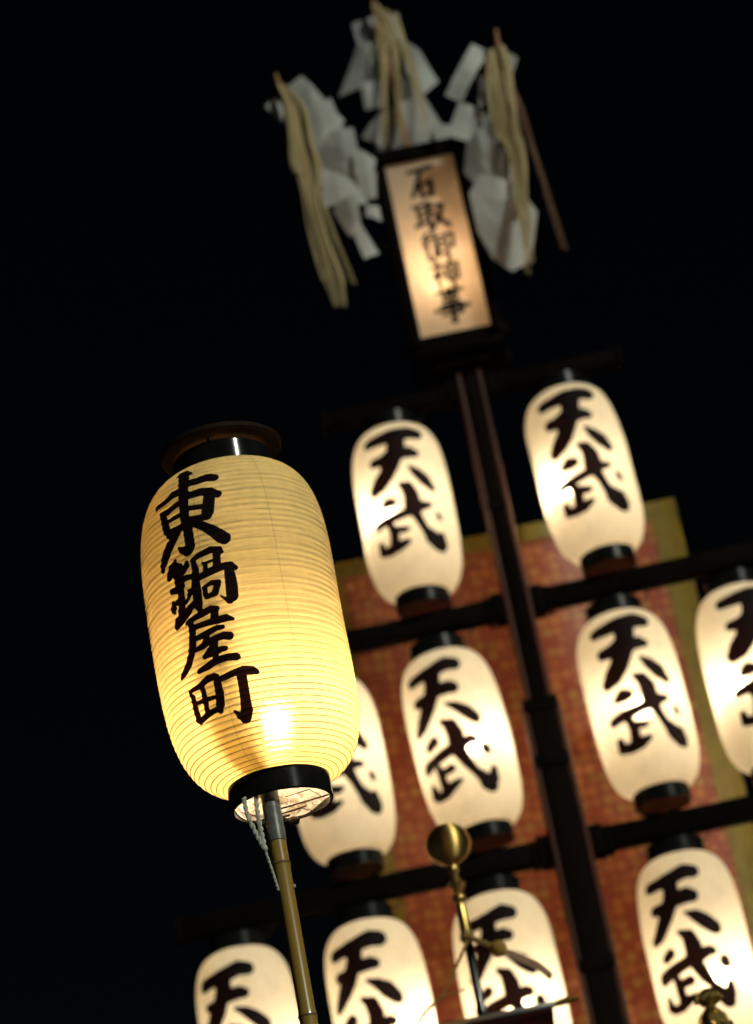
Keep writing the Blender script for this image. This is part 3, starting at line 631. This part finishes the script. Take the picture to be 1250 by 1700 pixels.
cable_me = MB().tube(spline([(.02, .03, TH + .04), (.055, .045, TH + .075), (.09, .05, TH + .055), (.12, .03, TH + .085), (.10, 0, TH + .10)], 5), .0032, 6).mesh('power_cable', M['wire'])
for ti, (row, c, pm, turn, db, dt, bpos, lab) in enumerate(TWL):
    u = math.copysign(CA + CB * (abs(c) - 1), c)
    loc = Vector((X0, D, Z0 + DZ * row)) + E1 * u + Vector((db / 530, 0, 0))
    o = empty('paper_lantern', loc); o.rotation_euler = (0, (dt - db) / 530 / TH, 0)
    tag(o, lab, 'lantern', 'white lanterns hung in rows on the tower')
    pme, _ = paper_mesh('paper_body', TH, TR, TRR, 46, 4, 150, .0009, rewrite(pm, 20 + ti), M['paper_tw'], .2, dent=.0022, seed=ti)
    b = link(bpy.data.objects.new('paper_body', pme), o); b.rotation_euler = (0, 0, turn)
    for nm, me_ in (('bottom_ring', ring_me), ('bottom_plug', plug_me), ('top_ring', top_me), ('top_disc', disc_me), ('handle', hook_me), ('power_cable', cable_me)):
        link(bpy.data.objects.new(nm, me_), o)
    q = link(bpy.data.objects.new('bulb', bulb_me), o); q.location = bpos
    q = link(bpy.data.objects.new('bulb_socket', sock_me), o); q.location = bpos

# ------------------------------------------------------------------ box lantern on top of the mast
BX, BY, BW, BD, BZ0, BZ1 = .361, 8.285, .229, .210, 5.895, 6.552
bl = empty('box_lantern', (BX, BY, BZ0)); BHt = BZ1 - BZ0
tag(bl, 'tall lit paper box lantern with five brush characters in a black frame', 'lantern')
def panel(w, h, strokes, axis):
    nx, nz = int(w / .0022), int(h / .0022)
    xs = np.linspace(-w / 2, w / 2, nx); zs = np.linspace(0, h, nz)
    XX, ZZ = np.meshgrid(xs, zs)
    ink = np.full(XX.shape, 30.0)
    if strokes: ink = sdf((XX + BX - X0) * 1000, (ZZ + BZ0) * 1000, strokes)
    bow = .002 * np.sin(XX * 30) * np.sin(ZZ * 9)
    co = np.stack([XX, bow, ZZ], -1).reshape(-1, 3)
    i = np.arange(nz - 1)[:, None]; k = np.arange(nx - 1)[None, :]
    f = np.stack([i * nx + k, i * nx + k + 1, (i + 1) * nx + k + 1, (i + 1) * nx + k], -1).reshape(-1, 4)
    me = bpy.data.meshes.new('paper_panel'); me.from_pydata(co.tolist(), [], f.tolist()); me.update()
    for pl in me.polygons: pl.use_smooth = True
    at = me.attributes.new('ink', 'FLOAT', 'POINT'); at.data.foreach_set('value', np.clip(ink, -20, 30).ravel().astype(np.float32))
    me.materials.append(M['paper_box']); return me
pf = panel(BW, BHt, bold(SIGN, 1.1, .6), 0); pn = panel(BW, BHt, None, 0); ps = panel(BD - .03, BHt, None, 0)
o = link(bpy.data.objects.new('paper_panel', pf), bl); o.location = (0, -BD / 2 + .008, 0)
o = link(bpy.data.objects.new('paper_panel', pn), bl); o.location = (0, BD / 2 - .008, 0)
for s in (-1, 1):
    o = link(bpy.data.objects.new('paper_panel', ps), bl); o.location = (s * (BW / 2 + .012), 0, 0); o.rotation_euler = (0, 0, R_(90))
    for t in (-1, 1):
        MB().box((s * (BW / 2 + .016), t * (BD / 2 - .006), BHt / 2), (.034, .036, BHt + .02), .004).build('frame_post', M['beam'], bl)
for z in (-.022, BHt + .022):
    for t in (-1, 1):
        MB().box((0, t * (BD / 2 - .006), z), (BW + .105, .040, .040), .004).build('frame_rail', M['beam'], bl)
        MB().box((t * (BW / 2 + .016), 0, z), (.032, BD + .07, .036), .004).build('frame_rail', M['beam'], bl)
MB().box((0, 0, -.055), (BW + .06, BD + .04, .028), .004).build('floor_board', M['beam'], bl)
MB().box((0, 0, -.085), (.18, .18, .036), .006).build('foot_block', M['beam'], bl)
o = link(bpy.data.objects.new('bulb', MB().lathe([(.0005, .028), (.012, .024), (.019, .013), (.021, 0), (.018, -.013), (.0005, -.026)], 16).mesh('bulb', M['bulb_box'])), bl); o.location = (-.02, .035, .24)
MB().tube([(-.02, .035, -.04), (-.02, .035, .212)], .008, 8).build('bulb_socket', M['wire'], bl)
MB().box((0, .0, BHt + .050), (BW + .04, BD, .016), .003).build('top_board', M['beam'], bl)

# ------------------------------------------------------------------ paper streamer wands round the box lantern
WL = {'L': ('paper_streamer_wand', 'left wand of white folded paper and hemp beside the box lantern', (-.044, 6.838)),
      'C': ('paper_streamer_wand', 'middle wand of white folded paper and hemp standing behind the box lantern', (.339, 7.42)),
      'R': ('paper_streamer_wand', 'right wand of white folded paper and hemp beside the box lantern', (.689, 6.853))}
for key in 'LCR':
    nm, lab, tip = WL[key]; Yp, polys = GOHEI[key]; rr = random.Random({'L': 3, 'C': 8, 'R': 5}[key])
    fy, bundles = FIBRE[key]
    sign_ = {'L': 1, 'C': 0, 'R': -1}[key]
    base = Vector((tip[0], Yp, 6.52)) if key == 'C' else Vector((tip[0] + sign_ * .06, Yp, 6.30))
    w = empty(nm, base); tag(w, lab, 'paper wand', 'paper streamer wands on top of the tower')
    loc = lambda x, y, z: (x - base.x, y - base.y, z - base.z)
    ends = {'L': (.012, 6.18), 'C': (.352, 6.60), 'R': (.645, 6.20)}[key]
    tp = Vector(loc(tip[0], Yp - .02, tip[1])); en = Vector(loc(ends[0], Yp + .01, ends[1]))
    MB().tube([tp + (en - tp) * (k / 6) for k in range(7)], [.006, .010, .010, .0095, .010, .010, .010], 10).build('stick', M['hemp_red'], w)
    # bracket back to the box lantern
    bz = 6.30 if key != 'C' else 6.66
    if key == 'C':
        MB().box(loc(.352, 8.455, 6.615), (.03, .13, .02), .003).build('bracket', M['beam'], w)
    else:
        x_in = BX - sign_ * (BW / 2 + .033); xm = ends[0]
        MB().tube([loc(xm, Yp + .01, 6.25), loc(x_in, 8.20, 6.25)], .009, 8).build('bracket', M['beam'], w)
    for j, pl in enumerate(polys):
        cx = sum(q[0] for q in pl) / len(pl); cz = sum(q[1] for q in pl) / len(pl)
        kx, kz = rr.uniform(-.45, .45), rr.uniform(-.45, .05); dy = .014 + .010 * (j % 3)
        bm = bmesh.new()
        vs_ = [bm.verts.new(loc(q[0], Yp + dy, q[1])) for q in pl]
        bm.faces.new(vs_); bmesh.ops.triangulate(bm, faces=bm.faces[:])
        bmesh.ops.subdivide_edges(bm, edges=bm.edges[:], cuts=3, use_grid_fill=True)
        crease = cx - base.x + rr.uniform(-.02, .02); ph = rr.uniform(0, 6)
        for v in bm.verts:
            v.co.y += kx * (v.co.x - (cx - base.x)) * .5 + kz * (v.co.z - (cz - base.z)) + .24 * abs(v.co.x - crease) + .006 * math.sin(v.co.z * 28 + ph)
        bmesh.ops.recalc_face_normals(bm, faces=bm.faces[:])
        me_ = bpy.data.meshes.new('paper_fold'); bm.to_mesh(me_); bm.free()
        for f_ in me_.polygons: f_.use_smooth = False
        me_.materials.append(M['shide']); link(bpy.data.objects.new('paper_fold', me_), w)
    for bi, (A_, B_) in enumerate(bundles):
        thin = (key == 'R' and bi == 1) or (key == 'L' and bi == 1)
        a3 = spline([loc(x, fy, z) for x, z in A_], 5); b3 = spline([loc(x, fy, z) for x, z in B_], 5)
        n_ = {'C': 9}.get(key, 24); n_ = 4 if thin else n_
        # resample both edges to the same count
        m_ = 30
        def rs(l): return [l[min(int(round(i * (len(l) - 1) / (m_ - 1))), len(l) - 1)] for i in range(m_)]
        a3, b3 = rs(a3), rs(b3)
        for k in range(n_):
            t = rr.uniform(0, 1) if not thin else (k + .5) / n_; m_ = 30; cut = 1 if thin else rr.uniform(.80, 1.0); pts = []; rd = []
            ph = rr.uniform(0, 6)
            for i in range(int(m_ * cut)):
                wid = (b3[i] - a3[i]).length
                tt = min(1.04, max(-.04, t + .07 * math.sin(i * .19 + ph)))
                p = a3[i].lerp(b3[i], tt) + Vector((0, .006 * math.sin(i * .16 + ph) - .003 * (k % 4), 0)); pts.append(p)
                rd.append(max(.0011, .0031 * (1 - .6 * i / m_)) * (1 if not thin else .55))
            MB().tube(pts, rd, 6, flat=.30, nrm=(0, 1, .05)).build('hemp_strand', M['hemp_red'] if (key == 'R' and bi == 1) else M['hemp'], w)

# ------------------------------------------------------------------ brocade banner behind the lanterns
NY = 8.75
bn = empty('brocade_banner', (.385, NY, 0))
tag(bn, 'red and gold brocade banner with gold border hanging behind the lanterns', 'banner')
bx0, bx1, bz0, bz1 = -.60, .585, 2.3, 5.43
def cloth(x0, x1, z0, z1, dy, nx, nz):
    v = []; f = []
    for i in range(nz + 1):
        for k in range(nx + 1):
            x = x0 + (x1 - x0) * k / nx; z = z0 + (z1 - z0) * i / nz
            v.append((x, dy + .012 * math.sin(x * 9 + z * .8) + .006 * math.sin(x * 21 + 2), z))
    for i in range(nz):
        for k in range(nx): f.append((i * (nx + 1) + k, i * (nx + 1) + k + 1, (i + 1) * (nx + 1) + k + 1, (i + 1) * (nx + 1) + k))
    return MB().add(v, f)
cloth(bx0, bx1, bz0, bz1, 0, 60, 60).build('cloth', M['brocade'], bn)
cloth(bx0 - .002, bx0 + .058, bz0, bz1 + .002, -.005, 4, 60).build('border', M['goldcloth'], bn)
cloth(bx1 - .088, bx1 + .002, bz0, bz1 + .002, -.005, 6, 60).build('border', M['goldcloth'], bn)
cloth(bx0 + .056, bx1 - .086, bz1 - .058, bz1 + .002, -.0055, 50, 3).build('border', M['goldcloth'], bn)
MB().tube([(bx0 - .02, .035, bz1 - .03), (bx1 + .02, .035, bz1 - .03)], .013, 12).build('rod', M['beam'], bn)
for s in (bx0 + .1, bx1 - .1):
    MB().box((s, .06, bz1 / 2), (.035, .035, bz1 - .01), .004).build('back_post', M['beam'], bn)

# ------------------------------------------------------------------ brass fittings in front, at the bottom
rb = empty('roof_board', (0, 6.75, 0)); RZ = 3.334
tag(rb, 'red lacquered roof board with brass edging under the brass ball post', 'roof board')
MB().box((.0, .14, RZ - .012), (.36, .30, .022), .003).build('board', M['red'], rb)
MB().box((.0, -.014, RZ - .008), (.372, .010, .014), .002).build('brass_edging', M['steel'], rb)
MB().tube([(.186, -.014, RZ - .008), (.212, -.014, RZ - .006), (.243, -.014, RZ - .003)], [.007, .0085, .006], 10).build('edge_tip', M['gold'], rb)
for x, y in ((-.15, .02), (-.15, .26), (.13, .26)):
    MB().box((x, y, (RZ - .024) / 2), (.05, .05, RZ - .025), .005).build('post', M['red'], rb)
fp = empty('finial_post', (.014, 6.762, RZ))
tag(fp, 'black post topped by a polished brass ball, tied with cords', 'finial')
MB().lathe([(.013, .0), (.013, .02), (.0105, .03), (.0105, .27)], 20, cap0=True).build('post', M['lacquer'], fp)
MB().lathe([(.0125, .20), (.0135, .21), (.0125, .27), (.010, .285), (.0165, .295), (.0165, .303), (.009, .312), (.0125, .325), (.018, .336), (.0125, .347), (.008, .360), (.012, .368), (.0135, .378), (.008, .388)], 18).build('brass_collar', M['gold'], fp)
MB().lathe([(.010 * 0 + .0005, .386)] + [(.0555 * math.sin(a), .438 - .052 * math.cos(a)) for a in [R_(x) for x in range(8, 173, 8)]] + [(.0005, .490)], 48).build('ball', M['spun'], fp)
cd = empty('decorative_cord', (.014, 6.75, 3.52))
tag(cd, 'ochre cord tied round the ball post with a knot and trailing strap', 'cord')
twist([(.005, -.008, .01), (.03, -.022, -.012), (.062, -.028, -.036), (.075, -.028, -.05)], .0045, 5, 'cord_strand', M['rope'], cd)
bm_ = MB().lathe([(.0005, -.022), (.014, -.018), (.021, -.004), (.019, .008), (.010, .016), (.0005, .018)], 14, (.068, -.03, -.038)); bm_.build('knot', M['knot'], cd)
sp_ = spline([(.072, -.03, -.045), (.105, -.032, -.066), (.15, -.03, -.098), (.178, -.026, -.13)], 6); rv = []; rf_ = []
for i_, q in enumerate(sp_):
    rv += [q + Vector((.0045, .002 * math.sin(i_), .0075)), q - Vector((.0045, -.003, .0075))]
    if i_: rf_.append((2 * i_ - 2, 2 * i_ - 1, 2 * i_ + 1, 2 * i_))
MB().add(rv, rf_).build('strap', M['strap'], cd)
MB().box((.176, -.026, -.128), (.010, .004, .010), .001).build('strap_tip', M['rope'], cd)
twist([(.0, -.010, .0), (-.03, -.014, -.045), (-.06, -.014, -.09), (-.092, -.012, -.125), (-.13, -.01, -.150), (-.18, -.008, -.20)], .0028, 10, 'cord_strand', M['rope'], cd)
twist([(-.088, -.012, -.122), (-.055, -.012, -.118), (-.03, -.012, -.117)], .0018, 4, 'cord_strand', M['rope'], cd)
MB().lathe([(.0005, -.006), (.006, -.003), (.006, .003), (.0005, .006)], 10, (-.09, -.013, -.123)).build('small_knot', M['rope'], cd)
MB().lathe([(.014, -.012), (.018, -.006), (.018, .006), (.014, .012)], 16, (.001, .012, .015)).build('binding', M['rope'], cd)

ff_ = empty('brass_finial', (.545, 6.75, 0)); 
tag(ff_, 'faceted brass finial at the bottom right in front of a white lantern', 'finial')
MB().lathe([(.03, 0), (.03, 3.05), (.034, 3.06), (.034, 3.10)], 16, cap1=True).build('post', M['lacquer'], ff_)
MB().lathe([(.036, 3.09), (.039, 3.10), (.040, 3.14), (.039, 3.20), (.034, 3.228), (.022, 3.240), (.016, 3.246)], 10, cap0=True).build('brass_body', M['gold'], ff_, auto=20)
MB().lathe([(.014, 3.244), (.013, 3.252), (.024, 3.258), (.029, 3.268), (.027, 3.280), (.015, 3.292), (.0005, 3.297)], 10).build('brass_knob', M['gold'], ff_, auto=20)
for k in range(9):  # invented beads, added round the finial to make it sparkle
    a = 2 * math.pi * k / 9
    MB().lathe([(.0005, -.006), (.0045, -.004), (.006, 0), (.0045, .004), (.0005, .006)], 8, (.031 * math.cos(a), .031 * math.sin(a), 3.268)).build('glint_bead', M['bead'], ff_)
    MB().lathe([(.0005, -.009), (.005, -.006), (.0065, 0), (.005, .006), (.0005, .009)], 8, (.040 * math.cos(a + .3), .040 * math.sin(a + .3), 3.20)).build('glint_bead', M['bead'], ff_)
for k in range(7):  # more added beads, giving the ball post's collar its glints
    a = 2 * math.pi * k / 7 + .2
    MB().lathe([(.0005, -.005), (.0035, -.003), (.0045, 0), (.0035, .003), (.0005, .005)], 8, (.0185 * math.cos(a), .0185 * math.sin(a), .336)).build('glint_bead', M['bead'], fp)
